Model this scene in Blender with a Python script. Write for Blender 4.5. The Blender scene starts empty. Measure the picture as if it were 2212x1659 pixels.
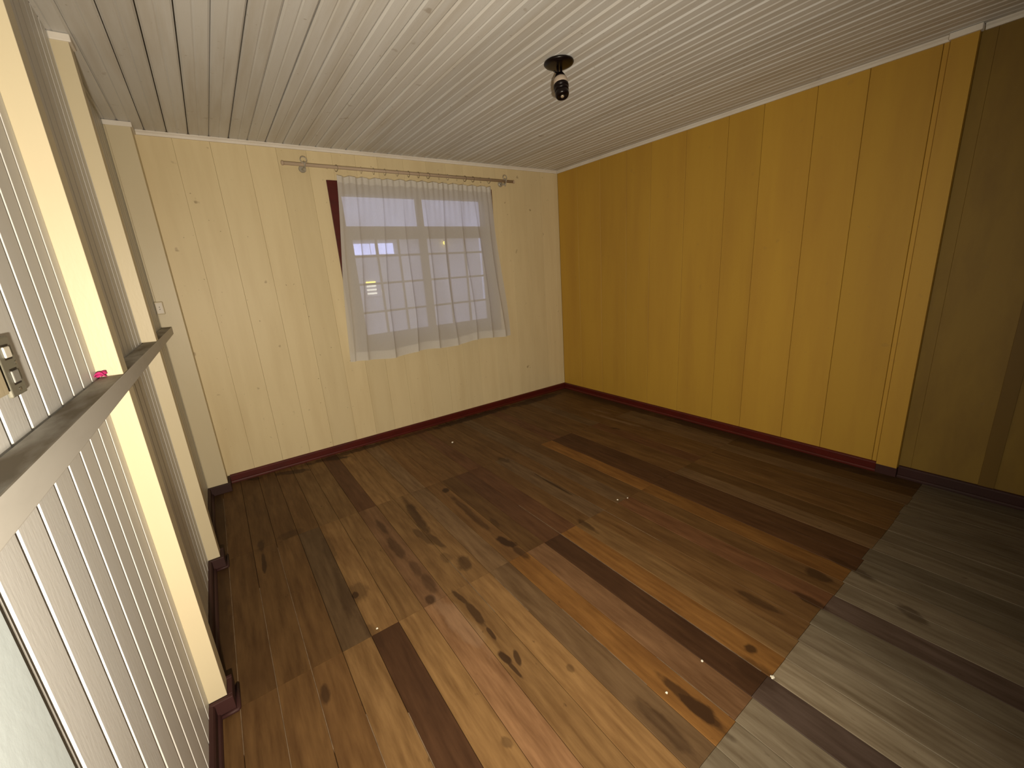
import bpy, bmesh, math, random
from mathutils import Vector, Matrix

random.seed(7)
scene = bpy.context.scene
COL = scene.collection

# ------------------------------------------------------------------ camera
W, H = 4.121, 2.765          # room width (x), ceiling height; back wall y = 0
CAM = Vector((0.3283, -4.1981, 1.6312))
cd = bpy.data.cameras.new('camera')
cd.sensor_width = 36.0
cd.lens = 899.515 / 2212 * 36.0
cd.clip_start = 0.02
cam = bpy.data.objects.new('camera', cd)
COL.objects.link(cam)
right = Vector((0.81044502, -0.58186808, -0.06788527))
down = Vector((-0.20676424, -0.17569692, -0.96248592))
fwd = Vector((0.5481126, 0.79407816, -0.2627022))
m3 = Matrix((right, -down, -fwd)).transposed()
cam.matrix_world = Matrix.Translation(CAM) @ m3.to_4x4()
scene.camera = cam

# ------------------------------------------------------------------ world / light / exposure
scene.view_settings.view_transform = 'Standard'
scene.view_settings.look = 'None'
scene.view_settings.gamma = 1.0
scene.view_settings.use_curve_mapping = False
scene.view_settings.exposure = 0.0
world = bpy.data.worlds.new('night_sky')
scene.world = world
world.use_nodes = True
bg = world.node_tree.nodes['Background']
bg.inputs[0].default_value = (0.60, 0.64, 1.0, 1)
bg.inputs[1].default_value = 0.92


def lamp(name, kind, loc, energy, color, radius, target=None, size=None, blend=1.0):
    l = bpy.data.lights.new(name, kind)
    l.energy = energy
    l.color = color
    l.shadow_soft_size = radius
    if kind == 'SPOT':
        l.spot_size = math.radians(size)
        l.spot_blend = blend
    o = bpy.data.objects.new(name, l)
    COL.objects.link(o)
    o.location = loc
    if target is not None:
        o.rotation_euler = (Vector(target) - Vector(loc)).to_track_quat('-Z', 'Y').to_euler()
    return o


# hand torch held just left of the camera
lamp('torch', 'SPOT', (0.25, -4.55, 1.40), 400.0, (1.0, 0.86, 0.66), 0.03,
     target=(1.75, -1.2, 1.0), size=140, blend=1.0)


# ------------------------------------------------------------------ materials
def new_mat(name):
    m = bpy.data.materials.new(name)
    m.use_nodes = True
    nt = m.node_tree
    return m, nt, nt.nodes['Principled BSDF']


def node(nt, typ, **kw):
    n = nt.nodes.new(typ)
    for k, v in kw.items():
        setattr(n, k, v)
    return n


def mixc(nt, fac, a, b, blend='MIX'):
    n = node(nt, 'ShaderNodeMix', data_type='RGBA', blend_type=blend)
    for sock, val in ((n.inputs[0], fac), (n.inputs[6], a), (n.inputs[7], b)):
        if hasattr(val, 'is_linked') or hasattr(val, 'links'):
            nt.links.new(val, sock)
        elif isinstance(val, (tuple, list)):
            sock.default_value = (*val[:3], 1)
        else:
            sock.default_value = val
    return n.outputs[2]


def math_n(nt, op, a, b=None, clamp=False):
    n = node(nt, 'ShaderNodeMath', operation=op, use_clamp=clamp)
    for i, v in enumerate((a, b)):
        if v is None:
            continue
        if isinstance(v, (int, float)):
            n.inputs[i].default_value = v
        else:
            nt.links.new(v, n.inputs[i])
    return n.outputs[0]


def ramp01(nt, val, lo, hi):
    n = node(nt, 'ShaderNodeMapRange', clamp=True)
    nt.links.new(val, n.inputs[0])
    n.inputs[1].default_value = lo
    n.inputs[2].default_value = hi
    return n.outputs[0]


def wpos(nt, scale=(1, 1, 1)):
    g = node(nt, 'ShaderNodeNewGeometry')
    v = node(nt, 'ShaderNodeVectorMath', operation='MULTIPLY')
    nt.links.new(g.outputs['Position'], v.inputs[0])
    v.inputs[1].default_value = scale
    return v.outputs[0]


def noise(nt, vec, scale, detail=3.0, rough=0.55):
    n = node(nt, 'ShaderNodeTexNoise')
    nt.links.new(vec, n.inputs['Vector'])
    n.inputs['Scale'].default_value = scale
    n.inputs['Detail'].default_value = detail
    n.inputs['Roughness'].default_value = rough
    return n.outputs[0]


def bump(nt, bsdf, h, strength, dist=0.01):
    b = node(nt, 'ShaderNodeBump')
    b.inputs['Strength'].default_value = strength
    b.inputs['Distance'].default_value = dist
    nt.links.new(h, b.inputs['Height'])
    nt.links.new(b.outputs[0], bsdf.inputs['Normal'])


def paint(name, col, dirt=(0.35, 0.26, 0.14), amount=0.35, rough=0.5, stretch=(1, 1, 1), spots=0.0,
          spot_col=(0.2, 0.13, 0.06), bump_s=0.15, spec=0.3):
    """brush-painted wood: slow tone drift, faint vertical streaks, optional small marks"""
    m, nt, b = new_mat(name)
    p = wpos(nt)
    ps = wpos(nt, stretch)
    f = ramp01(nt, noise(nt, ps, 3.0, 5), 0.42, 0.8)
    f = math_n(nt, 'MULTIPLY', f, amount)
    c = mixc(nt, f, col, dirt)
    # each board a shade of its own
    oi = node(nt, 'ShaderNodeObjectInfo')
    r = math_n(nt, 'MULTIPLY_ADD', oi.outputs['Random'], 0.10)
    nt.nodes[-1].inputs[2].default_value = 0.95
    c2 = node(nt, 'ShaderNodeVectorMath', operation='SCALE')
    nt.links.new(c, c2.inputs[0])
    nt.links.new(r, c2.inputs['Scale'])
    c = c2.outputs[0]
    if spots:
        s = ramp01(nt, noise(nt, p, 11.0, 2.0), 0.70, 0.78)
        s2 = ramp01(nt, noise(nt, p, 38.0, 1.0), 0.74, 0.80)
        s = math_n(nt, 'MAXIMUM', s, s2)
        s = math_n(nt, 'MULTIPLY', s, spots)
        c = mixc(nt, s, c, spot_col)
    nt.links.new(c, b.inputs['Base Color'])
    b.inputs['Roughness'].default_value = rough
    b.inputs['Specular IOR Level'].default_value = spec
    bump(nt, b, noise(nt, ps, 60.0, 4), bump_s, 0.002)
    return m


CREAM = (0.70, 0.595, 0.375)
M = {}
M['cream_wall'] = paint('cream_wall', CREAM, dirt=(0.5, 0.38, 0.2), stretch=(3, 3, .35), spots=0.6, rough=.45)
M['cream'] = paint('cream_trim', (0.57, 0.505, 0.355), dirt=(0.5, 0.4, 0.24), amount=.2, stretch=(2, 2, .5), rough=.4)
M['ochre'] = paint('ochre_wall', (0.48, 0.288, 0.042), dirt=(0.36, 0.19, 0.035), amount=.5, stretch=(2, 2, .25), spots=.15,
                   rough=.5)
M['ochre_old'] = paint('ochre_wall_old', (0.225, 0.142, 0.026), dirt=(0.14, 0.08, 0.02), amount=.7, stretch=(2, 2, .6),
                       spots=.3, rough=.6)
M['ochre_brown'] = paint('brown_strip', (0.145, 0.085, 0.015), dirt=(0.10, 0.06, 0.012), stretch=(2, 2, .4), rough=.6)
M['ceiling'] = paint('ceiling_paint', (0.66, 0.665, 0.665), dirt=(0.42, 0.36, 0.27), amount=.55, stretch=(4, .3, 1),
                     spots=.4, rough=.5)
M['white_wall'] = paint('white_board_paint', (0.70, 0.71, 0.71), dirt=(0.55, 0.53, 0.47), amount=.3, stretch=(2, 2, .4), spots=.08, rough=.45)
M['crown'] = paint('crown_paint', (0.74, 0.71, 0.66), dirt=(0.45, 0.36, 0.25), amount=.4, rough=.5)
M['red'] = paint('oxblood_enamel', (0.082, 0.009, 0.006), dirt=(0.035, 0.008, 0.006), amount=.6, rough=.35,
                 stretch=(2, 2, 6), spec=.4)
M['red_old'] = paint('oxblood_dusty', (0.042, 0.015, 0.014), dirt=(0.025, 0.014, 0.012), amount=.7, rough=.6)
M['white_old'] = paint('flaking_white', (0.60, 0.69, 0.74), dirt=(0.52, 0.58, 0.58), amount=.4, stretch=(1, 1, .6),
                       spots=.5, spot_col=(0.93, 0.93, 0.9), rough=.5)
M['grey_plate'] = paint('grey_plate', (0.17, 0.165, 0.13), dirt=(0.10, 0.095, 0.07), amount=.5, rough=.4)
M['ivory'] = paint('ivory_plastic', (0.86, 0.84, 0.76), amount=.05, rough=.3)
M['grey_rocker'] = paint('grey_rocker', (0.26, 0.26, 0.25), dirt=(.5, .5, .48), amount=.6, rough=.4)
M['dark_gap'] = paint('dark_gap', (0.02, 0.014, 0.009), amount=.2, rough=.9)
M['sub'] = paint('subfloor', (0.03, 0.018, 0.009), amount=.2, rough=.9)
M['putty'] = paint('seam_putty', (0.19, 0.13, 0.08), dirt=(.06, .038, .02), amount=.9, stretch=(1, 6, 1), rough=.8)
M['pink'] = paint('pink_ribbon', (0.50, 0.03, 0.17), dirt=(.38, .02, .12), amount=.3, rough=.7)
M['crumb'] = paint('plaster_crumb', (0.85, 0.82, 0.72), amount=.1, rough=.8)
M['rod'] = paint('rod_wood', (0.52, 0.41, 0.31), dirt=(.42, .32, .23), amount=.4, stretch=(.5, 4, 4), rough=.4)
M['ceramic'] = paint('ceramic', (0.46, 0.38, 0.31), dirt=(.3, .22, .17), amount=.4, rough=.4)


def rail_mat():
    m, nt, b = new_mat('rail_paint')
    p = wpos(nt, (3, .8, 3))
    g = node(nt, 'ShaderNodeNewGeometry')
    sep = node(nt, 'ShaderNodeSeparateXYZ')
    nt.links.new(g.outputs['Normal'], sep.inputs[0])
    top = ramp01(nt, sep.outputs[2], 0.5, 0.9)          # dust settles on the upper face
    dust = math_n(nt, 'MULTIPLY', top, ramp01(nt, noise(nt, p, 4.0, 5), 0.25, 0.6))
    c = mixc(nt, math_n(nt, 'MULTIPLY', ramp01(nt, noise(nt, p, 7.0, 4), .45, .75), .3), (0.60, 0.59, 0.56), (0.46, 0.45, 0.42))
    chips = ramp01(nt, noise(nt, wpos(nt), 45.0, 2), .74, .78)
    c = mixc(nt, math_n(nt, 'MULTIPLY', chips, .6), c, (0.85, 0.82, 0.74))
    c = mixc(nt, dust, c, (0.17, 0.14, 0.10))
    nt.links.new(c, b.inputs['Base Color'])
    b.inputs['Roughness'].default_value = .6
    b.inputs['Specular IOR Level'].default_value = .2
    return m


M['rail'] = rail_mat()


def plain(name, col, rough=.5, metal=0.0, spec=.5):
    m, nt, b = new_mat(name)
    n = noise(nt, wpos(nt), 90.0, 3)
    c = mixc(nt, math_n(nt, 'MULTIPLY', n, .3), col, tuple(x * .6 for x in col))
    nt.links.new(c, b.inputs['Base Color'])
    b.inputs['Roughness'].default_value = rough
    b.inputs['Metallic'].default_value = metal
    b.inputs['Specular IOR Level'].default_value = spec
    return m


M['black_metal'] = plain('dark_lacquer_metal', (0.006, 0.003, 0.003), .30, spec=.25)
M['chrome'] = plain('dull_steel', (0.35, 0.32, 0.28), .3, 1.0)
M['bulb_face'] = plain('socket_contact', (0.7, 0.6, 0.45), .3, .6)


def clear_plastic():
    m, nt, b = new_mat('clear_plastic')
    n = noise(nt, wpos(nt), 30.0, 2)
    c = mixc(nt, n, (0.62, 0.58, 0.50), (0.5, 0.46, 0.39))
    nt.links.new(c, b.inputs['Base Color'])
    b.inputs['Roughness'].default_value = .12
    b.inputs['Transmission Weight'].default_value = .35
    b.inputs['IOR'].default_value = 1.45
    return m


M['clear'] = clear_plastic()


def glass():
    m, nt, b = new_mat('window_glass')
    nt.nodes.remove(b)
    out = nt.nodes['Material Output']
    tr = node(nt, 'ShaderNodeBsdfTransparent')
    gl = node(nt, 'ShaderNodeBsdfGlossy')
    gl.inputs['Roughness'].default_value = 0.03
    dirt = ramp01(nt, noise(nt, wpos(nt), 4.0, 4), .3, .8)
    tc = mixc(nt, dirt, (0.93, 0.94, 0.95), (0.80, 0.80, 0.80))
    nt.links.new(tc, tr.inputs[0])
    fr = node(nt, 'ShaderNodeFresnel')
    fr.inputs[0].default_value = 1.45
    mx = node(nt, 'ShaderNodeMixShader')
    nt.links.new(fr.outputs[0], mx.inputs[0])
    nt.links.new(tr.outputs[0], mx.inputs[1])
    nt.links.new(gl.outputs[0], mx.inputs[2])
    nt.links.new(mx.outputs[0], out.inputs[0])
    return m


M['glass'] = glass()


def sheer():
    m, nt, b = new_mat('sheer_voile')
    nt.nodes.remove(b)
    out = nt.nodes['Material Output']
    fine = noise(nt, wpos(nt, (1, 1, .2)), 260.0, 2)
    col = mixc(nt, fine, (0.76, 0.75, 0.72), (0.86, 0.84, 0.81))
    df = node(nt, 'ShaderNodeBsdfDiffuse')
    tl = node(nt, 'ShaderNodeBsdfTranslucent')
    tr = node(nt, 'ShaderNodeBsdfTransparent')
    nt.links.new(col, df.inputs[0])
    nt.links.new(col, tl.inputs[0])
    m1 = node(nt, 'ShaderNodeMixShader')
    m1.inputs[0].default_value = .26
    nt.links.new(df.outputs[0], m1.inputs[1])
    nt.links.new(tl.outputs[0], m1.inputs[2])
    # threads cover more of the view where the cloth turns edge-on
    lw = node(nt, 'ShaderNodeLayerWeight')
    lw.inputs[0].default_value = .35
    cover = math_n(nt, 'MULTIPLY_ADD', lw.outputs['Facing'], .30)
    nt.nodes[-1].inputs[2].default_value = .70
    m2 = node(nt, 'ShaderNodeMixShader')
    nt.links.new(cover, m2.inputs[0])
    nt.links.new(tr.outputs[0], m2.inputs[1])
    nt.links.new(m1.outputs[0], m2.inputs[2])
    nt.links.new(m2.outputs[0], out.inputs[0])
    return m


M['sheer'] = sheer()


def emis(name, col, strength):
    m, nt, b = new_mat(name)
    n = noise(nt, wpos(nt), 3.0, 2)
    c = mixc(nt, n, col, tuple(min(1, x * 1.1) for x in col))
    nt.links.new(c, b.inputs['Emission Color'])
    b.inputs['Emission Strength'].default_value = strength
    b.inputs['Base Color'].default_value = (.1, .1, .1, 1)
    return m


M['lit_blue'] = emis('lit_window_cool', (0.50, 0.55, 1.0), 3.0)
M['lit_yellow'] = emis('lamp_warm', (1.0, 0.75, 0.12), 5.0)
M['lit_white'] = emis('lit_slat', (1.0, 0.93, 0.8), 2.2)
M['house_wall'] = paint('neighbour_plaster', (0.78, 0.74, 0.72), dirt=(.6, .56, .52), rough=.8)
M['house_roof'] = paint('neighbour_roof', (0.16, 0.07, 0.05), rough=.8)
M['yard'] = paint('yard_soil', (0.55, 0.52, 0.48), dirt=(.4, .38, .34), rough=.9)

# world-space stains on the floor, and dark bands along the baseboards: (x, y, half-width x, half-length y, darkness, angle)
STAINS_BANDS = [
    (1.202, -1.622, 0.03, 0.289, 0.75, -0.09), (1.185, -1.972, 0.022, 0.116, 0.65, 0.07), (1.142, -1.87, 0.026, 0.142, 0.6, 0.11),
    (1.527, -1.436, 0.03, 0.04, 0.95, -0.05), (1.512, -1.871, 0.024, 0.344, 0.55, -0.02), (1.522, -2.292, 0.032, 0.089, 1.0, 0.16),
    (1.532, -2.416, 0.026, 0.086, 0.75, 0.07), (1.224, -2.273, 0.042, 0.068, 0.7, -0.29), (0.968, -1.58, 0.02, 0.11, 0.6, 0.02),
    (0.96, -1.873, 0.028, 0.145, 0.6, 0.03), (0.65, -2.104, 0.055, 0.094, 0.5, -0.15), (0.641, -2.118, 0.02, 0.041, 1.0, -0.05),
    (0.274, -1.252, 0.02, 0.089, 0.75, -0.01), (0.268, -1.464, 0.012, 0.126, 0.9, -0.05), (0.982, -2.135, 0.03, 0.089, 0.5, -0.1),
    (0.991, -2.3, 0.03, 0.101, 0.55, 0.03), (0.945, -2.415, 0.026, 0.038, 0.8, 0.0), (1.074, -2.512, 0.014, 0.072, 0.85, 0.11),
    (1.08, -2.649, 0.02, 0.121, 0.85, 0.01), (1.077, -2.796, 0.01, 0.054, 0.9, -0.05), (1.053, -2.938, 0.016, 0.043, 1.0, 0.15),
    (1.096, -2.976, 0.012, 0.039, 0.9, -0.24), (1.056, -3.015, 0.008, 0.062, 0.9, 0.06), (0.614, -0.164, 0.045, 0.164, 0.8, 1.12),
    (1.002, -0.146, 0.04, 0.125, 0.9, 1.11), (0.328, -0.07, 0.03, 0.068, 0.7, 1.16), (1.503, -3.558, 0.022, 0.142, 0.85, -0.01),
    (1.501, -3.58, 0.034, 0.071, 1.0, 0.03), (1.348, -3.526, 0.03, 0.125, 0.55, 0.0), (2.38, -3.622, 0.03, 0.075, 0.8, -0.12),
    (2.594, -3.582, 0.036, 0.064, 0.75, -0.16), (2.777, -3.667, 0.026, 0.122, 0.65, -0.17), (2.189, -3.474, 0.03, 0.106, 0.65, 0.08),
    (1.901, -3.575, 0.022, 0.03, 0.9, 0.12), (1.804, -3.641, 0.045, 0.079, 0.5, -0.16), (2.174, -1.322, 0.03, 0.094, 0.6, 0.1),
    (2.21, -1.938, 0.01, 0.238, 0.85, -0.01), (3.434, -1.508, 0.02, 0.061, 0.7, 0.29), (2.02, -2.496, 0.022, 0.111, 0.7, -0.07),
    (1.582, -2.052, 0.02, 0.07, 0.5, -0.09), (0.38, -2.616, 0.02, 0.05, 0.8, -0.03), (0.448, -1.247, 0.05, 0.086, 0.45, -1.52),
    (0.619, -1.596, 0.03, 0.191, 0.45, -0.03), (0.593, -2.052, 0.03, 0.232, 0.4, -0.04), (0.639, -2.45, 0.03, 0.078, 0.4, 0.15),
    (2.633, -3.934, 0.03, 0.071, 0.6, -0.5), (1.163, -2.166, 0.03, 0.053, 0.4, 0.04), (1.244, -3.158, 0.014, 0.022, 0.5, 0.0),
    (0.865, -3.223, 0.016, 0.023, 0.5, 0.21),
    (2.6, -0.11, .65, .07, .95, 0), (3.5, -0.14, .45, .08, .85, 0), (1.95, -.10, .35, .04, .6, 0),  # broad dark bands on the floor along the back baseboard
    (4.04, -2.5, .10, 1.0, .75, 0), (4.03, -0.9, .09, .7, .6, 0), (1.2, -.09, .5, .05, .8, 0), (0.045, -.75, .05, .75, .45, 0), (0.05, -1.9, .03, .5, .4, 0),  # long dark bands along the foot of the right, back and left walls
]
SCUFFS = [(3.62, -1.35, .025, .42, .75, .06), (3.72, -1.05, .018, .16, .6, .1), (0.99, -2.63, .05, .22, .5, .1)]


def plank_mat():
    m, nt, b = new_mat('varnished_plank')
    oi = node(nt, 'ShaderNodeObjectInfo')
    g = node(nt, 'ShaderNodeNewGeometry')
    # offset the grain per plank
    off = node(nt, 'ShaderNodeVectorMath', operation='MULTIPLY_ADD')
    cmb = node(nt, 'ShaderNodeCombineXYZ')
    for i in range(3):
        nt.links.new(oi.outputs['Random'], cmb.inputs[i])
    nt.links.new(cmb.outputs[0], off.inputs[0])
    off.inputs[1].default_value = (31.0, 57.0, 13.0)
    nt.links.new(g.outputs['Position'], off.inputs[2])
    st = node(nt, 'ShaderNodeVectorMath', operation='MULTIPLY')
    nt.links.new(off.outputs[0], st.inputs[0])
    st.inputs[1].default_value = (9.0, 0.9, 1.0)
    grain = noise(nt, st.outputs[0], 4.0, 6, .6)
    st2 = node(nt, 'ShaderNodeVectorMath', operation='MULTIPLY')
    nt.links.new(off.outputs[0], st2.inputs[0])
    st2.inputs[1].default_value = (2.5, 1.1, 1.0)
    blot = noise(nt, st2.outputs[0], 2.2, 4, .55)
    col = oi.outputs['Color']
    dark = mixc(nt, 1.0, col, (0.60, 0.52, 0.45), 'MULTIPLY')
    lite = mixc(nt, 1.0, col, (1.17, 1.13, 1.10), 'MULTIPLY')
    c = mixc(nt, ramp01(nt, grain, .30, .72), dark, lite)
    c = mixc(nt, math_n(nt, 'MULTIPLY', ramp01(nt, blot, .50, .72), .45), c, mixc(nt, 1.0, col, (0.55, 0.45, 0.40), 'MULTIPLY'))
    # small knots and flecks
    kn = ramp01(nt, noise(nt, st2.outputs[0], 13.0, 2), .72, .80)
    c = mixc(nt, math_n(nt, 'MULTIPLY', kn, .55), c, (0.03, 0.012, 0.005))
    wob = noise(nt, wpos(nt, (14, 6, 1)), 1.6, 3)
    wob = math_n(nt, 'MULTIPLY_ADD', wob, 1.5)
    nt.nodes[-1].inputs[2].default_value = -.75

    def blob(lst):
        acc = None
        for (x, y, hx, hy, d, a) in lst:
            mp = node(nt, 'ShaderNodeMapping', vector_type='TEXTURE')
            mp.inputs['Location'].default_value = (x, y, 0)
            mp.inputs['Rotation'].default_value = (0, 0, a)
            mp.inputs['Scale'].default_value = (hx, hy, 5.0)
            nt.links.new(g.outputs['Position'], mp.inputs[0])
            ln = node(nt, 'ShaderNodeVectorMath', operation='LENGTH')
            nt.links.new(mp.outputs[0], ln.inputs[0])
            r = math_n(nt, 'ADD', ln.outputs['Value'], wob)
            mr = node(nt, 'ShaderNodeMapRange', clamp=True)
            nt.links.new(r, mr.inputs[0])
            mr.inputs[1].default_value = 1.15
            mr.inputs[2].default_value = .75
            mr.inputs[3].default_value = 0
            mr.inputs[4].default_value = d
            acc = mr.outputs[0] if acc is None else math_n(nt, 'MAXIMUM', acc, mr.outputs[0])
        return acc
    c = mixc(nt, math_n(nt, 'MULTIPLY', blob(STAINS_BANDS), .88), c, (0.024, 0.010, 0.004))
    c = mixc(nt, math_n(nt, 'MULTIPLY', blob(SCUFFS), .30), c, (0.36, 0.26, 0.18))
    nt.links.new(c, b.inputs['Base Color'])
    rr = node(nt, 'ShaderNodeMapRange')
    nt.links.new(blot, rr.inputs[0])
    rr.inputs[3].default_value = .50
    rr.inputs[4].default_value = .72
    nt.links.new(rr.outputs[0], b.inputs['Roughness'])
    b.inputs['Specular IOR Level'].default_value = .25
    bump(nt, b, grain, .15, .002)
    return m


M['plank'] = plank_mat()


# ------------------------------------------------------------------ mesh helpers
def link(name, me, mat=None, parent=None):
    o = bpy.data.objects.new(name, me)
    COL.objects.link(o)
    if mat is not None:
        me.materials.clear()
        me.materials.append(M[mat] if isinstance(mat, str) else mat)
    if parent is not None:
        o.parent = parent
    return o


def tag(o, label, cat=None, group=None, kind=None):
    if label:
        o['label'] = label
    if cat:
        o['category'] = cat
    if group:
        o['group'] = group
    if kind:
        o['kind'] = kind
    return o


def empty(name, loc=(0, 0, 0)):
    o = bpy.data.objects.new(name, None)
    o.empty_display_size = .05
    COL.objects.link(o)
    o.location = loc
    return o


def from_bm(name, bm, smooth=False):
    bmesh.ops.recalc_face_normals(bm, faces=bm.faces[:])
    me = bpy.data.meshes.new(name)
    bm.to_mesh(me)
    bm.free()
    if smooth:
        for p in me.polygons:
            p.use_smooth = True
    return me


def prism(name, prof, mapf, a, b, mat, parent=None):
    """extrude the closed 2-D profile prof from w=a to w=b; mapf(u, v, w) -> xyz"""
    bm = bmesh.new()
    A = [bm.verts.new(mapf(u, v, a)) for u, v in prof]
    B = [bm.verts.new(mapf(u, v, b)) for u, v in prof]
    n = len(prof)
    for i in range(n):
        j = (i + 1) % n
        bm.faces.new((A[i], A[j], B[j], B[i]))
    bm.faces.new(A[::-1])
    bm.faces.new(B)
    return link(name, from_bm(name, bm), mat, parent)


def add_box(bm, x0, x1, y0, y1, z0, z1, bev=0.0):
    r = bmesh.ops.create_cube(bm, size=1.0)
    vs = r['verts']
    for v in vs:
        v.co = Vector(((x0 + x1) / 2 + v.co.x * (x1 - x0), (y0 + y1) / 2 + v.co.y * (y1 - y0),
                       (z0 + z1) / 2 + v.co.z * (z1 - z0)))
    if bev:
        es = list({e for v in vs for e in v.link_edges})
        bmesh.ops.bevel(bm, geom=es, offset=bev, segments=2, affect='EDGES', profile=.5)


def box(name, x0, x1, y0, y1, z0, z1, mat, parent=None, bev=0.0):
    bm = bmesh.new()
    add_box(bm, x0, x1, y0, y1, z0, z1, bev)
    return link(name, from_bm(name, bm), mat, parent)


def add_tube(bm, pts, rad, seg=10, caps=True):
    pts = [Vector(p) for p in pts]
    rads = rad if isinstance(rad, (list, tuple)) else [rad] * len(pts)
    rings = []
    for i, p in enumerate(pts):
        t = (pts[min(i + 1, len(pts) - 1)] - pts[max(i - 1, 0)]).normalized()
        up = Vector((0, 0, 1)) if abs(t.z) < .9 else Vector((1, 0, 0))
        s = t.cross(up).normalized()
        q = s.cross(t)
        rings.append([bm.verts.new(p + (s * math.cos(2 * math.pi * k / seg) + q * math.sin(2 * math.pi * k / seg)) * rads[i])
                      for k in range(seg)])
    for a, b in zip(rings, rings[1:]):
        for k in range(seg):
            j = (k + 1) % seg
            bm.faces.new((a[k], a[j], b[j], b[k]))
    if caps:
        bm.faces.new(rings[0][::-1])
        bm.faces.new(rings[-1])


def tube(name, pts, rad, mat, parent=None, seg=12, smooth=True):
    bm = bmesh.new()
    add_tube(bm, pts, rad, seg)
    return link(name, from_bm(name, bm, smooth), mat, parent)


def ring_mesh(name, R, r, nR=20, nr=8):
    bm = bmesh.new()
    vs = [[bm.verts.new(((0), (R + r * math.cos(b)) * math.cos(a), (R + r * math.cos(b)) * math.sin(a)))
           for b in [2 * math.pi * j / nr for j in range(nr)]] for a in [2 * math.pi * i / nR for i in range(nR)]]
    for i in range(nR):
        for j in range(nr):
            bm.faces.new((vs[i][j], vs[(i + 1) % nR][j], vs[(i + 1) % nR][(j + 1) % nr], vs[i][(j + 1) % nr]))
    return from_bm(name, bm, True)


YF = -6.4            # how far the two joined rooms are built towards and behind the camera
YS = -3.68           # line of the partition that once stood here

# ------------------------------------------------------------------ floor
fl = box('floor', -.10, W + .10, YF, .10, -.08, -.022, 'sub')
tag(fl, 'old brown plank floor with stains, varnished up to the line of a former partition', 'floor', kind='structure')
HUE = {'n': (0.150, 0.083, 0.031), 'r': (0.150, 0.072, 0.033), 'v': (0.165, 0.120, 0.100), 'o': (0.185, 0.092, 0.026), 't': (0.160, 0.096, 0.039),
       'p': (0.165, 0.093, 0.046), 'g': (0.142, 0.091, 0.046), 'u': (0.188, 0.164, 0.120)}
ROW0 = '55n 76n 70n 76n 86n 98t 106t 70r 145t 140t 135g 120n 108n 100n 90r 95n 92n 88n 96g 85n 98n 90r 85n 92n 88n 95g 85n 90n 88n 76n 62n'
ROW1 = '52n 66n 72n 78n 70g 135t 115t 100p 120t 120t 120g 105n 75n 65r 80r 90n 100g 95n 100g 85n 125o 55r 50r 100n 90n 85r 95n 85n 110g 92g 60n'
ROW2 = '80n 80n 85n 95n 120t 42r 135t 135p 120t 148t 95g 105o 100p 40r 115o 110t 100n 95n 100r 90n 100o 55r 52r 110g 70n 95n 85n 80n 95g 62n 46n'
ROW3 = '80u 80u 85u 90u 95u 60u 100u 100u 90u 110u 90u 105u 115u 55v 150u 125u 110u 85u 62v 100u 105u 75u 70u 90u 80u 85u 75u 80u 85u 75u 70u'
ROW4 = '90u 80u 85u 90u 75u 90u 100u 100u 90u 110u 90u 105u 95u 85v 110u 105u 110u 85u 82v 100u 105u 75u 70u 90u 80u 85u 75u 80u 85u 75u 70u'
BREAKS = [(-.004, -1.28), (-1.28, -2.445), (-2.445, YS), (YS, -4.92), (-4.92, YF)]
P0, PP = .0895, .134
JIT = [random.uniform(-.007, .007) for _ in range(40)]
for r, row in enumerate((ROW0, ROW1, ROW2, ROW3, ROW4)):
    for k, code in enumerate(row.split()):
        v, hue = int(code[:-1]) / 100, HUE[code[-1]]
        x0 = max(P0 + PP * (k - 1), 0.0) + .0008
        x1 = min(P0 + PP * k, W) - .0008
        ya, yb = BREAKS[r]
        if r == 2:
            yb += JIT[k]
        if r == 3:
            ya += JIT[k]
        bm = bmesh.new()
        top = random.uniform(-.0012, .0002)
        c = .0016
        A0, B0 = ya - .0007, yb + .0007
        prof = [(x0, -.022), (x1, -.022), (x1, top - c), (x1 - c, top), (x0 + c, top), (x0, top - c)]
        va = [bm.verts.new((px, A0, pz)) for px, pz in prof]
        vb = [bm.verts.new((px, B0, pz)) for px, pz in prof]
        for i in range(6):
            j = (i + 1) % 6
            bm.faces.new((va[i], va[j], vb[j], vb[i]))
        bm.faces.new(va[::-1])
        bm.faces.new(vb)
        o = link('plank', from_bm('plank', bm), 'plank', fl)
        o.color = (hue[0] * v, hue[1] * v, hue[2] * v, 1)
# pale putty left in a few of the seams
for k, ya, yb in ((0, -.3, -2.66), (1, -1.7, -3.6), (2, -1.35, -2.85), (3, -2.8, -3.1), (13, -2.0, -3.65), (10, -2.9, -3.4),
                  (11, -3.35, -3.66), (9, -2.5, -2.8), (16, -2.2, -2.9), (8, -2.2, -2.7), (4, -2.9, -3.3)):
    x = P0 + PP * k
    box('seam_filler', x - .0014, x + .0014, yb, ya, -.02, .0003, 'putty', fl)

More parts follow.
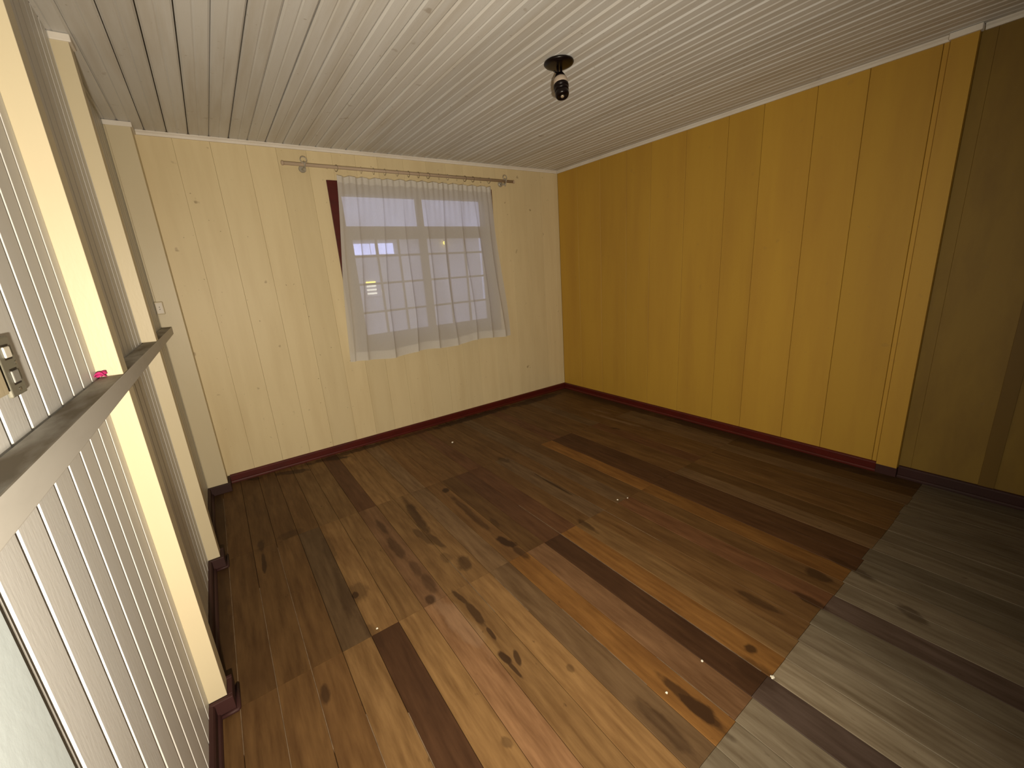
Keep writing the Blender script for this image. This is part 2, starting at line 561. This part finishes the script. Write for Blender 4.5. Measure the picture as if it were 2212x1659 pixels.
# ------------------------------------------------------------------ ceiling
ce = box('ceiling', -.10, W + .10, YF, .10, H + .016, H + .06, 'dark_gap')
tag(ce, 'off-white ceiling of narrow grooved boards with dirty seams', 'ceiling', kind='structure')
CP = .1265
k0 = -6
GAPS = {-4: .0018, -3: .0024, -2: .0026, -1: .0014, 0: .0026, 1: .0010, 2: .0028, 3: .0013, 4: .0009, 5: .0012, 6: .0008, 7: .0026, 8: .0008, 9: .0010}
for k in range(k0, 30):
    x0 = .711 + CP * k
    if x0 > W or x0 + CP < 0:
        continue
    g, g2 = GAPS.get(k, .0006), GAPS.get(k + 1, .0006)
    cen, vw, dp, cw, cdp = CP / 2, .0105, .0068, .0065, .0032
    prof = [(g, .016), (CP - g2, .016), (CP - g2, dp), (CP - vw, 0), (cen + cw, 0), (cen, cdp), (cen - cw, 0), (vw, 0), (g, dp)]
    prof = [(min(max(x0 + u, 0), W), v) for u, v in prof]
    prism('ceiling_board', prof, lambda u, v, w: (u, w, H + v), YF, -.0, 'ceiling', ce)

# ------------------------------------------------------------------ walls


def wall_boards(parent, edges, mapf, z0, z1, mat, gap=.0012, cham=.0022, t=.018):
    for a, b in zip(edges, edges[1:]):
        a2, b2 = a + gap, b - gap
        pr = [(a2, -t), (b2, -t), (b2, -cham), (b2 - cham, 0), (a2 + cham, 0), (a2, -cham)]
        prism('board', pr, mapf, z0, z1, mat, parent)


# back wall, with the window opening cut out
WX0, WX1, WZ0, WZ1 = 1.465, 3.045, 1.01, 2.43
bw = bmesh.new()
add_box(bw, -.10, WX0, .018, .10, 0, H + .016)
add_box(bw, WX1, W + .10, .018, .10, 0, H + .016)
add_box(bw, WX0, WX1, .018, .10, 0, WZ0)
add_box(bw, WX0, WX1, .018, .10, WZ1, H + .016)
wb = link('wall_back', from_bm('wall_back', bw), 'ochre_brown')
tag(wb, 'cream board wall with the curtained window', 'wall', kind='structure')
bedges = [0.0, .141, .35, .58, .815, 1.03, 1.26, WX0, 1.667, 1.873, 2.124, 2.366, 2.58, 2.785, WX1, 3.19, 3.375, 3.606,
          3.848, 4.045, W]
for a, b in zip(bedges, bedges[1:]):
    spans = [(0, WZ0), (WZ1, H)] if a >= WX0 - .001 and b <= WX1 + .001 else [(0, H)]
    for z0, z1 in spans:
        wall_boards(wb, [a, b], lambda u, v, w: (u, -v, w), z0, z1, 'cream_wall', gap=random.choice((.0003, .0004, .0006)),
                    cham=.0009)

# right wall: room side ochre boards, older wall beyond the former partition
wr = box('wall_right', W + .018, W + .10, YF, .018, 0, H + .016, 'dark_gap')
tag(wr, 'ochre yellow wall of wide vertical boards', 'wall', kind='structure')
redges = [-3.42, -3.385, -3.048, -2.756, -2.401, -2.125, -1.743, -1.366, -1.066, -.70, -.34, 0]
wall_boards(wr, redges, lambda u, v, w: (W - v, u, w), 0, H, 'ochre', gap=.0012, cham=.002)
wall_boards(wr, [-3.535, -3.42], lambda u, v, w: (W - v, u, w), 0, H, 'ochre')
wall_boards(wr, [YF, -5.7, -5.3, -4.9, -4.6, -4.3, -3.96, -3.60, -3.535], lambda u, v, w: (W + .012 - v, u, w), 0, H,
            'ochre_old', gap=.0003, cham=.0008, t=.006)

# left wall: narrow V-grooved boards
wl = box('wall_left', -.10, -.018, -3.372, .018, 0, H + .016, 'dark_gap')
tag(wl, 'cream wall of narrow V-grooved vertical boards behind the posts', 'wall', kind='structure')
LP = .1055
VW = .0082
for k in range(-9, 25):
    a, b = -2.505 + LP * k, -2.505 + LP * (k + 1)
    a, b = max(a, -3.370), min(b, 0)
    if b - a < .01:
        continue
    pr = [(a + .0003, -.018), (b - .0003, -.018), (b - .0003, -VW), (b - VW, 0), (a + VW, 0), (a + .0003, -VW)]
    prism('board', pr, lambda u, v, w: (v, u, w), 0, H, 'white_wall', wl)

# the other room's left wall starts at the old partition line
wfl = empty('wall_front_left', (0, -3.45, 0))
tag(wfl, 'white painted wall panel with flaking spots beside the grooved boards', 'wall', kind='structure')
for a, b in ((-4.4, -3.378), (-5.4, -4.404), (YF, -5.404)):
    o = box('panel', -.06, .004, a, b, 0, H, 'white_old', None, .002)
    o.parent = wfl
    o.matrix_parent_inverse = Matrix.Translation((0, 3.45, 0))
wf = empty('wall_front', (0, YF, 0))
tag(wf, 'plain wall closing the room behind the camera', 'wall', kind='structure')
for i in range(10):
    o = box('board', W * i / 10 + .001, W * (i + 1) / 10 - .001, YF - .05, YF, 0, H, 'ochre_old', None, .002)
    o.parent = wf
    o.matrix_parent_inverse = Matrix.Translation((0, -YF, 0))

# ------------------------------------------------------------------ baseboards
BB = .075


def base_run(name, mapf, a, b, mat, label, h=BB, extra=True):
    pr = [(0, 0), (.030, 0), (.030, .010), (.025, .019), (.018, .022), (.018, h - .012), (.013, h - .004), (.006, h), (0, h)]
    o = prism(name, pr, mapf, a, b, mat)
    return tag(o, label, 'baseboard', kind='structure')


base_run('baseboard_back', lambda u, v, w: (w, -u, v), .141 + .0183, W - .02, 'red', 'oxblood red baseboard under the curtained window wall')
base_run('baseboard_right', lambda u, v, w: (W - u, w, v), -3.42, -.0, 'red', 'dark red baseboard along the ochre wall')
base_run('baseboard_front_right', lambda u, v, w: (W + .010 - u, w, v), YF, -3.54, 'red_old',
         'dusty purple-brown baseboard beyond the ochre wall post', h=.085)
bl = empty('baseboard_left', (0, 0, 0))
tag(bl, 'dark red baseboard stepping around the posts of the grooved wall', 'baseboard', kind='structure')
D1, Y1, Y2, PT = .0613, -2.4316, -1.3367, .085
Y3, D3 = -.179, .141
pr = [(0, 0), (.030, 0), (.030, .010), (.025, .019), (.018, .022), (.018, BB - .012), (.013, BB - .004), (.006, BB), (0, BB)]
for a, b in ((-3.372, Y1 - .018), (Y1 + PT + .018, Y2 - .018), (Y2 + PT + .018, Y3 - .018)):
    prism('run', pr, lambda u, v, w: (u, w, v), a, b, 'red_old', bl)
for y, d, t in ((Y1, D1, PT), (Y2, D1, PT)):
    bm = bmesh.new()
    add_box(bm, 0, d + .018, y - .018, y, 0, BB, .003)
    add_box(bm, d, d + .018, y, y + t, 0, BB, .003)
    add_box(bm, 0, d + .018, y + t, y + t + .018, 0, BB, .003)
    link('post_collar', from_bm('post_collar', bm), 'red_old', bl)
    bm = bmesh.new()
    add_tube(bm, [(.03, y - .026, .008), (d + .024, y - .026, .008), (d + .026, y - .022, .008), (d + .026, y + t + .02, .008)], .008, 8)
    link('quarter_round', from_bm('quarter_round', bm, True), 'red_old', bl)
bm = bmesh.new()
add_box(bm, 0, D3 + .018, Y3 - .018, Y3, 0, BB, .003)
add_box(bm, D3, D3 + .018, Y3, -.02, 0, BB, .003)
link('post_collar', from_bm('post_collar', bm), 'red_old', bl)
o = box('baseboard_right_block', W - .034, W - .0, -3.537, -3.42, 0, .070, 'red_old', None, .002)
tag(o, 'dark block of baseboard under the ochre wall post', 'baseboard', kind='structure')

# ------------------------------------------------------------------ crown mouldings
CR = [(0, 0), (.022, 0), (.022, -.008), (.014, -.016), (.012, -.030), (0, -.030)]


def crown(name, mapf, a, b, label):
    o = prism(name, CR, mapf, a, b, 'crown')
    return tag(o, label, 'moulding', kind='structure')


crown('trim_1', lambda u, v, w: (w, -u, H + v), D3 + .012, W - .0225, 'thin off-white crown moulding over the window wall')
crown('trim_2', lambda u, v, w: (W - u, w, H + v), -3.415, 0, 'thin off-white crown moulding over the ochre boards')
crown('trim_3', lambda u, v, w: (W + .012 - u, w, H + v), YF, -3.548, 'short crown moulding beyond the ochre wall post')

# ------------------------------------------------------------------ posts and rail of the left wall
RZ0, RZ1 = 1.345, 1.399


def post(label, y, d, t, split=True, cap=True):
    p = empty('wall_post', (0, y, 0))
    tag(p, label, 'post', kind='structure')

    def part(nm, *a, **k):
        o = box(nm, *a, **k)
        o.parent = p
        o.matrix_parent_inverse = Matrix.Translation((0, -y, 0))
        return o
    if split:
        part('lower_shaft', 0, d, y, y + t, BB, RZ0, mat='cream', bev=.0015)
        part('upper_shaft', 0, d, y, y + t, RZ1, H - .03, mat='cream', bev=.0015)
    else:
        part('shaft', 0, d, y, min(y + t, -.0), BB, H - .03, mat='cream', bev=.0015)
    if cap:
        e = .010
        part('cap', 0, d + e, y - e * .5, min(y + t + e, 0), H - .032, H - .001, mat='crown', bev=.004)
    return p


p1 = post('wide cream wall post next to the light switch and pink ribbon', Y1, D1, PT)
p2 = post('cream wall post between the rail and the corner post', Y2, D1, PT)
p3 = post('boxed cream corner post beside the window wall', Y3, D3, -Y3, split=False)
p1.name, p2.name, p3.name = 'trim_4', 'trim_5', 'trim_6'
bm = bmesh.new()
add_box(bm, .0045, D1 + .001, -4.05, Y3, RZ0, RZ1, .003)
r = link('trim_7', from_bm('trim_7', bm), 'rail')
tag(r, 'horizontal grey-cream rail with dusty top running across the posts', 'rail', kind='structure')

# right wall post and dark upright strip
rp = empty('trim_8', (W, -3.535, 0))
tag(rp, 'ochre wall post at the end of the yellow boards', 'post', kind='structure')
o = box('shaft', W - .036, W, -3.535, -3.42, .070, H - .03, 'ochre', None, .0015)
o.parent = rp
o.matrix_parent_inverse = Matrix.Translation((-W, 3.535, 0))
o = box('cap', W - .05, W, -3.545, -3.412, H - .034, H - .001, 'crown', None, .004)
o.parent = rp
o.matrix_parent_inverse = Matrix.Translation((-W, 3.535, 0))
o = box('trim_9', W + .004, W + .012, -3.995, -3.925, .085, H - .03, 'ochre_brown', None, .001)  # thin upright strip, browner and darker than the boards around it
tag(o, 'dark brown upright batten on the older ochre wall', 'strip', kind='structure')

# ------------------------------------------------------------------ window
wi = empty('window_1', (2.255, 0, WZ0))
tag(wi, 'dark red framed night window behind the sheer curtain', 'window', kind='structure')


def wpart(nm, *a, **k):
    o = box(nm, *a, **k)
    o.parent = wi
    o.matrix_parent_inverse = Matrix.Translation((-2.255, 0, -WZ0))
    return o


CX0, CX1, CZ0, CZ1 = 1.385, 3.125, .93, 2.51
wpart('casing', CX0, WX0, -.016, .0, CZ0, CZ1, mat='red', bev=.002)
wpart('casing', WX1, CX1, -.016, .0, CZ0, CZ1, mat='red', bev=.002)
wpart('casing', WX0, WX1, -.016, .0, WZ1, CZ1, mat='red', bev=.002)
wpart('window_sill', WX0, WX1, -.030, .0, CZ0, WZ0, mat='red', bev=.003)
# jamb lining
wpart('jamb', WX0, WX0 + .03, .0, .11, WZ0, WZ1, mat='red')
wpart('jamb', WX1 - .03, WX1, .0, .11, WZ0, WZ1, mat='red')
wpart('head', WX0 + .03, WX1 - .03, .0, .11, WZ1 - .03, WZ1, mat='red')
wpart('bottom_jamb', WX0 + .03, WX1 - .03, .0, .11, WZ0, WZ0 + .03, mat='red')
IX0, IX1 = WX0 + .03, WX1 - .03
MC = (IX0 + IX1) / 2
wpart('transom_bar', IX0, IX1, .015, .075, 2.035, 2.128, mat='red', bev=.002)
wpart('transom_post', MC - .03, MC + .03, .02, .07, 2.128, WZ1 - .03, mat='red', bev=.002)
GY0, GY1 = .032, .058
for s, (a, b) in enumerate(((IX0, MC), (MC, IX1))):
    # fixed pane above, one casement leaf of three by four panes below
    wpart('pane', a + (.0 if s == 0 else .03), b - (.03 if s == 0 else 0), .043, .047, 2.128, WZ1 - .03, mat='glass')
    z0, z1 = WZ0 + .03, 2.035
    st = .045
    lf = empty('casement_leaf', (0, 0, 0))
    lf.parent = wi
    lf.matrix_parent_inverse = Matrix.Translation((-2.255, 0, -WZ0))

    def lpart(nm, *aa, **k):
        return box(nm, *aa, parent=lf, **k)
    lpart('stile', a + .001, a + st, GY0, GY1, z0, z1, mat='red')
    lpart('stile', b - st, b - .001, GY0, GY1, z0, z1, mat='red')
    lpart('rail', a + st, b - st, GY0, GY1, z0, z0 + st + .02, mat='red')
    lpart('rail', a + st, b - st, GY0, GY1, z1 - st * .6, z1, mat='red')
    xs = [a + st + (b - a - 2 * st) * i / 3 for i in range(4)]
    zs = [z0 + st + .02, 1.322, 1.596, 1.857, z1 - st * .6]
    for i in (1, 2):
        lpart('muntin', xs[i] - .011, xs[i] + .011, GY0 + .003, GY1 - .003, zs[0], zs[-1], mat='red')
    for j in (1, 2, 3):
        for i in range(3):
            lpart('muntin', xs[i] + (.011 if i else 0), xs[i + 1] - (.011 if i < 2 else 0), GY0 + .004, GY1 - .004,
                  zs[j] - .010, zs[j] + .010, mat='red')
    for i in range(3):
        for j in range(4):
            lpart('pane', xs[i] + (.0112 if i else .0002), xs[i + 1] - (.0112 if i < 2 else .0002), .043, .047,
                  zs[j] + (.0102 if j else .0002), zs[j + 1] - (.0102 if j < 3 else .0002), mat='glass')

# ------------------------------------------------------------------ curtain, rod, rings
RODZ0, RODZ1, RODY = 2.600, 2.584, -.10


def rodz(x):
    return RODZ0 + (RODZ1 - RODZ0) * (x - 1.05) / (3.365 - 1.05)


FOLDS = [.02, .10, .237, .367, .503, .62, .757, .86, .955]
NU, NV = 260, 60


def smooth(t):
    t = max(0, min(1, t))
    return t * t * (3 - 2 * t)


bm = bmesh.new()
grid = []
for j in range(NV + 1):
    v = j / NV
    row = []
    for i in range(NU + 1):
        u = i / NU
        xl = 1.455 - .04 * smooth(v * 1.4) - .125 * v
        xr = 3.060 + .02 * v + .085 * smooth((v - .2) * 1.3)
        x = xl + (xr - xl) * u
        amp = .35 + .65 * smooth(v * 1.6)
        y = 0.0
        for q, f in enumerate(FOLDS):
            d = (u - f + .006 * math.sin(6 * v + q * 2.1)) / .032
            y -= .038 * math.exp(-abs(d) * (3.2 if d > 0 else 1.0)) * amp
        y += .006 * math.sin(u * 41 + 2.0 * v) * amp
        y += .009 * math.sin(u * 2 * math.pi * 28 + 1.0) * math.exp(-v * 11)
        y += .010 * math.sin(u * 9 + v * 3)
        hang = abs(math.sin(math.pi * u * 14))
        ztop = rodz(x) - .060 - .014 * hang
        zbot = .885 + .012 * math.sin(u * 17 + 1) - .01 * math.sin(u * 5)
        z = ztop + (zbot - ztop) * v
        x += .010 * math.sin(u * 37 + v * 2) * v
        row.append(bm.verts.new((x, RODY - .005 + y, z)))
    grid.append(row)
for j in range(NV):
    for i in range(NU):
        bm.faces.new((grid[j][i], grid[j][i + 1], grid[j + 1][i + 1], grid[j + 1][i]))
cu = link('curtain', from_bm('curtain', bm, True), 'sheer')
tag(cu, 'white sheer curtain with long folds hanging over the window', 'curtain')
# doubled hem at the foot, stitched header at the top
for nm, va, vb in (('hem', .955, 1.0), ('header_tape', .0, .035)):
    bm = bmesh.new()
    j0, j1 = (NV - 3, NV) if nm == 'hem' else (0, 2)
    src = cu.data.vertices
    gg = [[bm.verts.new(Vector(src[j * (NU + 1) + i].co) + Vector((0, -.0025, 0))) for i in range(0, NU + 1)] for j in range(j0, j1 + 1)]
    for a, b in zip(gg, gg[1:]):
        for i in range(NU):
            bm.faces.new((a[i], a[i + 1], b[i + 1], b[i]))
    link(nm, from_bm(nm, bm, True), 'sheer', cu)

rd = empty('curtain_rod', (1.05, RODY, RODZ0))
tag(rd, 'slim wooden curtain rod on clear brackets above the window', 'curtain rod')


def at_rod(o):
    o.parent = rd
    o.matrix_parent_inverse = Matrix.Translation((-1.05, -RODY, -RODZ0))
    return o


at_rod(tube('rod', [(1.05, RODY, rodz(1.05)), (3.365, RODY, rodz(3.365))], .0135, 'rod', None, 14))
for xa, s in ((1.05, -1), (3.365, 1)):
    bm = bmesh.new()
    z = rodz(xa)
    add_tube(bm, [(xa - s * .004, RODY, z), (xa + s * .003, RODY, z), (xa + s * .010, RODY, z), (xa + s * .016, RODY, z), (xa + s * .019, RODY, z)],
             [.0135, .0175, .0185, .013, .004], 14)
    at_rod(link('finial', from_bm('finial', bm, True), 'rod'))
for xb in (1.207, 3.255):
    z = rodz(xb)
    bm = bmesh.new()
    add_tube(bm, [(xb, -.0005, z - .012), (xb, -.012, z - .012)], [.030, .027], 16)                     # wall rose
    add_tube(bm, [(xb, -.010, z - .016), (xb, -.05, z - .026), (xb, -.085, z - .026)], .009, 10)        # arm
    add_tube(bm, [(xb, RODY + .018, z - .024)] + [(xb, RODY - .0225 * math.sin(a), z - .0225 * math.cos(a))
             for a in [-.5 + i * .35 for i in range(12)]], .0060, 8)                                     # open cup around the rod
    add_tube(bm, [(xb, RODY, z - .024), (xb, RODY, z - .050)], [.009, .006], 8)
    add_tube(bm, [(xb + .024 * math.sin(a), RODY - .004, z + .036 - .024 * math.cos(a)) for a in [i * math.pi / 10 for i in range(21)]], .0045, 8)
    at_rod(link('bracket', from_bm('bracket', bm, True), 'clear'))
rm = ring_mesh('curtain_ring', .0250, .0028)
rm.materials.append(M['clear'])
for i, x in enumerate((1.462, 1.552, 1.677, 1.790, 1.895, 2.014, 2.127, 2.228, 2.331, 2.447, 2.547, 2.651, 2.745, 2.842, 2.938, 3.043)):
    o = bpy.data.objects.new('curtain_ring', rm)
    COL.objects.link(o)
    o.location = (x, RODY, rodz(x) - .0250 + .0135 + .0030)
    o.rotation_euler = (0, 0, random.uniform(-.35, .35))
    tag(o, 'small clear plastic ring carrying the sheer curtain on its rod', 'curtain ring', 'rings along the curtain rod')

# ------------------------------------------------------------------ ceiling spot lamp
LX, LY = 2.235, -2.135
cl = empty('ceiling_lamp', (LX, LY, H))
tag(cl, 'dark metal ceiling spot lamp with bare socket and round plate', 'lamp')


def lathe(nm, prof, mat, parent, loc, axis=None, seg=28):
    bm = bmesh.new()
    rings = []
    for r, h in prof:
        rings.append([bm.verts.new((r * math.cos(2 * math.pi * k / seg), r * math.sin(2 * math.pi * k / seg), h)) for k in range(seg)])
    for a, b in zip(rings, rings[1:]):
        for k in range(seg):
            j = (k + 1) % seg
            bm.faces.new((a[k], a[j], b[j], b[k]))
    bm.faces.new(rings[0][::-1])
    bm.faces.new(rings[-1])
    if axis is not None:
        q = Vector((0, 0, 1)).rotation_difference(Vector(axis).normalized())
        bmesh.ops.rotate(bm, verts=bm.verts[:], cent=(0, 0, 0), matrix=q.to_matrix())
    bmesh.ops.translate(bm, verts=bm.verts[:], vec=loc)
    o = link(nm, from_bm(nm, bm, True), mat, parent)
    return o


lathe('mounting_plate', [(.072, -.0005), (.084, -.003), (.086, -.010), (.080, -.017), (.060, -.021), (.001, -.022)], 'black_metal', cl, (0, 0, 0))
# head axis: hangs down, tilted a little towards the camera and to the right
ax = Vector((-.14, -.30, -1.0)).normalized()
h0 = Vector((.010, .008, -.060))
bm = bmesh.new()
add_tube(bm, [(.030, .016, -.018), (.034, .016, -.06), (.042, .008, -.095), (.040, .000, -.118)], [.0065, .006, .006, .006], 8)
link('bracket_arm', from_bm('bracket_arm', bm, True), 'black_metal', cl)
bm = bmesh.new()
add_tube(bm, [(.000, .012, -.018), (.000, .010, -.045), (.004, .009, -.078)], .0065, 8)
link('bracket_arm', from_bm('bracket_arm', bm, True), 'black_metal', cl)
bm = bmesh.new()
add_tube(bm, [h0 + Vector((-.046, -.006, .006)), h0 + Vector((-.030, -.004, .004)), h0 + Vector((-.004, 0, 0))], [.0045, .0045, .005], 8)
link('pivot_screw', from_bm('pivot_screw', bm, True), 'black_metal', cl)
lathe('socket_collar', [(0.0158, 0), (0.0264, .004), (0.0330, .020), (0.0356, .028)], 'black_metal', cl, h0, ax)
lathe('socket_body', [(0.0343, .026), (0.0396, .034), (0.0409, .056), (0.0383, .064)], 'ceramic', cl, h0, ax)
lathe('socket_ring', [(0.0383, .062), (0.0436, .066), (0.0436, .078), (0.0383, .082), (0.0370, .086), (0.0409, .089), (0.0409, .098), (0.0356, .102)], 'black_metal', cl, h0, ax)
lathe('lamp_head', [(0.0343, .100), (0.0383, .104), (0.0396, .122), (0.0356, .132), (0.0264, .136), (0.0238, .130), (0.0013, .128)], 'black_metal', cl, h0, ax)
lathe('socket_contact', [(.0095, .1285), (.010, .1345), (.008, .1365), (.001, .137)], 'bulb_face', cl, h0, ax, 16)
bm = bmesh.new()
add_tube(bm, [h0 + ax * .080 + Vector((.038, 0, 0)), h0 + ax * .078 + Vector((.052, 0, .002))], .0045, 8)
link('pivot_screw', from_bm('pivot_screw', bm, True), 'black_metal', cl)

# ------------------------------------------------------------------ light switch and conduit by the near posts
sw = empty('light_switch', (0, -3.045, 1.525))
tag(sw, 'grey two-gang wall switch with one ivory rocker on the grooved wall', 'light switch')


def at_sw(o):
    o.parent = sw
    o.matrix_parent_inverse = Matrix.Translation((0, 3.045, -1.525))
    return o


at_sw(box('plate', .0005, .008, -3.085, -3.012, 1.470, 1.578, 'grey_plate', None, .003))
at_sw(box('rocker', .0078, .011, -3.062, -3.032, 1.540, 1.560, 'ivory', None, .002))
at_sw(box('rocker', .0078, .0105, -3.062, -3.030, 1.494, 1.516, 'grey_rocker', None, .002))
for zc in (1.538, 1.562, 1.492, 1.518):
    at_sw(box('rocker_slot', .0075, .0086, -3.064, -3.029, zc - .0015, zc + .0015, 'dark_gap'))
for yc, zc in ((-3.047, 1.4805), (-3.022, 1.528)):
    bm = bmesh.new()
    add_tube(bm, [(.0075, yc, zc), (.0092, yc, zc)], .0035, 10)
    at_sw(link('screw', from_bm('screw', bm), 'chrome'))
cdn = empty('conduit', (0, -3.13, 1.48))
tag(cdn, 'cream vertical cable cover ending beside the grey switch', 'conduit')
for nm, aa in (('cover', (.0, .010, -3.150, -3.103, 1.482, H)), ('lip', (.0, .005, -3.103, -3.097, 1.482, H))):
    o = box(nm, *aa, 'cream', None, .0015)
    o.parent = cdn
    o.matrix_parent_inverse = Matrix.Translation((0, 3.13, -1.48))

# outlet box on the corner post, fed by a thin conduit in the corner
ob = empty('outlet_box', (.025, Y3, 1.54))
tag(ob, 'small cream outlet box on the boxed corner post', 'outlet')
for nm, aa, mt, bv in (('body', (.002, .050, Y3 - .030, Y3 - .0005, 1.495, 1.585), 'cream', .004),
                       ('face_plate', (.007, .045, Y3 - .033, Y3 - .0295, 1.502, 1.578), 'crown', .001)):
    o = box(nm, *aa, mt, None, bv)
    o.parent = ob
    o.matrix_parent_inverse = Matrix.Translation((-.025, -Y3, -1.54))
for zc in (1.532, 1.548):
    bm = bmesh.new()
    add_tube(bm, [(.026, Y3 - .0325, zc), (.026, Y3 - .0336, zc)], .0028, 8)
    o = link('socket_hole', from_bm('socket_hole', bm), 'dark_gap')
    o.parent = ob
    o.matrix_parent_inverse = Matrix.Translation((-.025, -Y3, -1.54))
o = box('cable', .001, .013, Y3 - .014, Y3 - .001, 1.586, H - .034, 'cream', None, .003)
tag(o, 'thin cream cable running up the corner from the outlet box', 'cable')

# ------------------------------------------------------------------ pink ribbon scrap on the rail
bm = bmesh.new()
prev = None
for i in range(22):
    t = i / 21
    c = Vector((.012 + .013 * math.sin(t * 11), Y1 - .008 - .024 * t + .006 * math.sin(t * 17), RZ1 + .004 + .010 * abs(math.sin(t * 9))))
    w = Vector((.004 * math.cos(t * 13), .003 * math.sin(t * 7), .0065))
    a, b = bm.verts.new(c - w * .5), bm.verts.new(c + w)
    if prev:
        bm.faces.new((prev[0], a, b, prev[1]))
    prev = (a, b)
o = link('ribbon_scrap', from_bm('ribbon_scrap', bm, True), 'pink')
md = o.modifiers.new('thick', 'SOLIDIFY')
md.thickness = .0015
tag(o, 'crumpled scrap of pink ribbon on the rail against the wide post', 'ribbon')

# ------------------------------------------------------------------ crumbs of plaster on the floor
for i, (x, y, s) in enumerate(((1.835, -3.69, .008), (2.40, -2.42, .006), (2.47, -2.45, .005), (2.02, -.62, .010), (1.46, -3.47, .005),
                               (1.69, -3.48, .005), (.66, -2.42, .005))):
    bm = bmesh.new()
    bmesh.ops.create_icosphere(bm, subdivisions=2, radius=s)
    for v in bm.verts:
        v.co *= random.uniform(.75, 1.2)
        v.co.z = max(v.co.z * .6, -s * .45)
    bmesh.ops.translate(bm, verts=bm.verts[:], vec=(0, 0, s * .45))
    o = link('plaster_crumb', from_bm('plaster_crumb', bm), 'crumb')
    o.location = (x, y, .0003)
    tag(o, 'tiny pale plaster crumb lying on the plank floor', 'crumb', 'plaster crumbs on the floor')

# ------------------------------------------------------------------ outside: yard and neighbouring house with lit windows
o = box('yard_ground', -14, 22, .6, 26, -.75, -.6, 'yard')
tag(o, 'pale concrete yard outside the window', 'ground', kind='structure')
nh = empty('neighbour_house', (5, 6, -.6))
tag(nh, 'neighbouring house with a row of bluish lit panes outside the window', 'house')


def at_nh(o):
    o.parent = nh
    o.matrix_parent_inverse = Matrix.Translation((-5, -6, .6))
    return o


at_nh(box('wall', 2.2, 6.6, 6.0, 8.0, -.6, 2.60, 'house_wall'))
bm = bmesh.new()
vs = [bm.verts.new(c) for c in ((2.0, 5.8, 2.60), (6.8, 5.8, 2.60), (6.8, 8.2, 2.60), (2.0, 8.2, 2.60), (2.0, 8.2, 2.78), (6.8, 8.2, 2.78))]
for f in ((0, 1, 5, 4), (2, 3, 4, 5), (0, 4, 3), (1, 2, 5), (3, 2, 1, 0)):
    bm.faces.new([vs[i] for i in f])
at_nh(link('roof', from_bm('roof', bm), 'house_roof'))
wn = at_nh(box('window_frame', 3.20, 4.22, 5.975, 6.0, 2.16, 2.50, 'house_wall'))
for i in range(5):
    box('pane', 3.25 + .188 * i, 3.25 + .188 * i + .168, 5.96, 5.974, 2.21, 2.45, 'lit_blue', wn)
lv = at_nh(box('vent_frame', 3.36, 3.80, 5.975, 6.0, 1.26, 1.72, 'house_wall'))
for i, mt in enumerate(('lit_white', 'lit_white', 'lit_white', 'lit_yellow')):
    box('slat', 3.40, 3.62, 5.96, 5.974, 1.31 + i * .085, 1.345 + i * .085, mt, lv)
bm = bmesh.new()
bmesh.ops.create_uvsphere(bm, u_segments=16, v_segments=10, radius=.05)
bmesh.ops.translate(bm, verts=bm.verts[:], vec=(5.55, 5.93, 2.43))
pl = at_nh(link('porch_lamp', from_bm('porch_lamp', bm, True), 'lit_yellow'))
pl['label'] = 'small yellow porch lamp'
box('wall_arm', 5.538, 5.562, 5.93, 6.0, 2.475, 2.49, 'black_metal', pl)
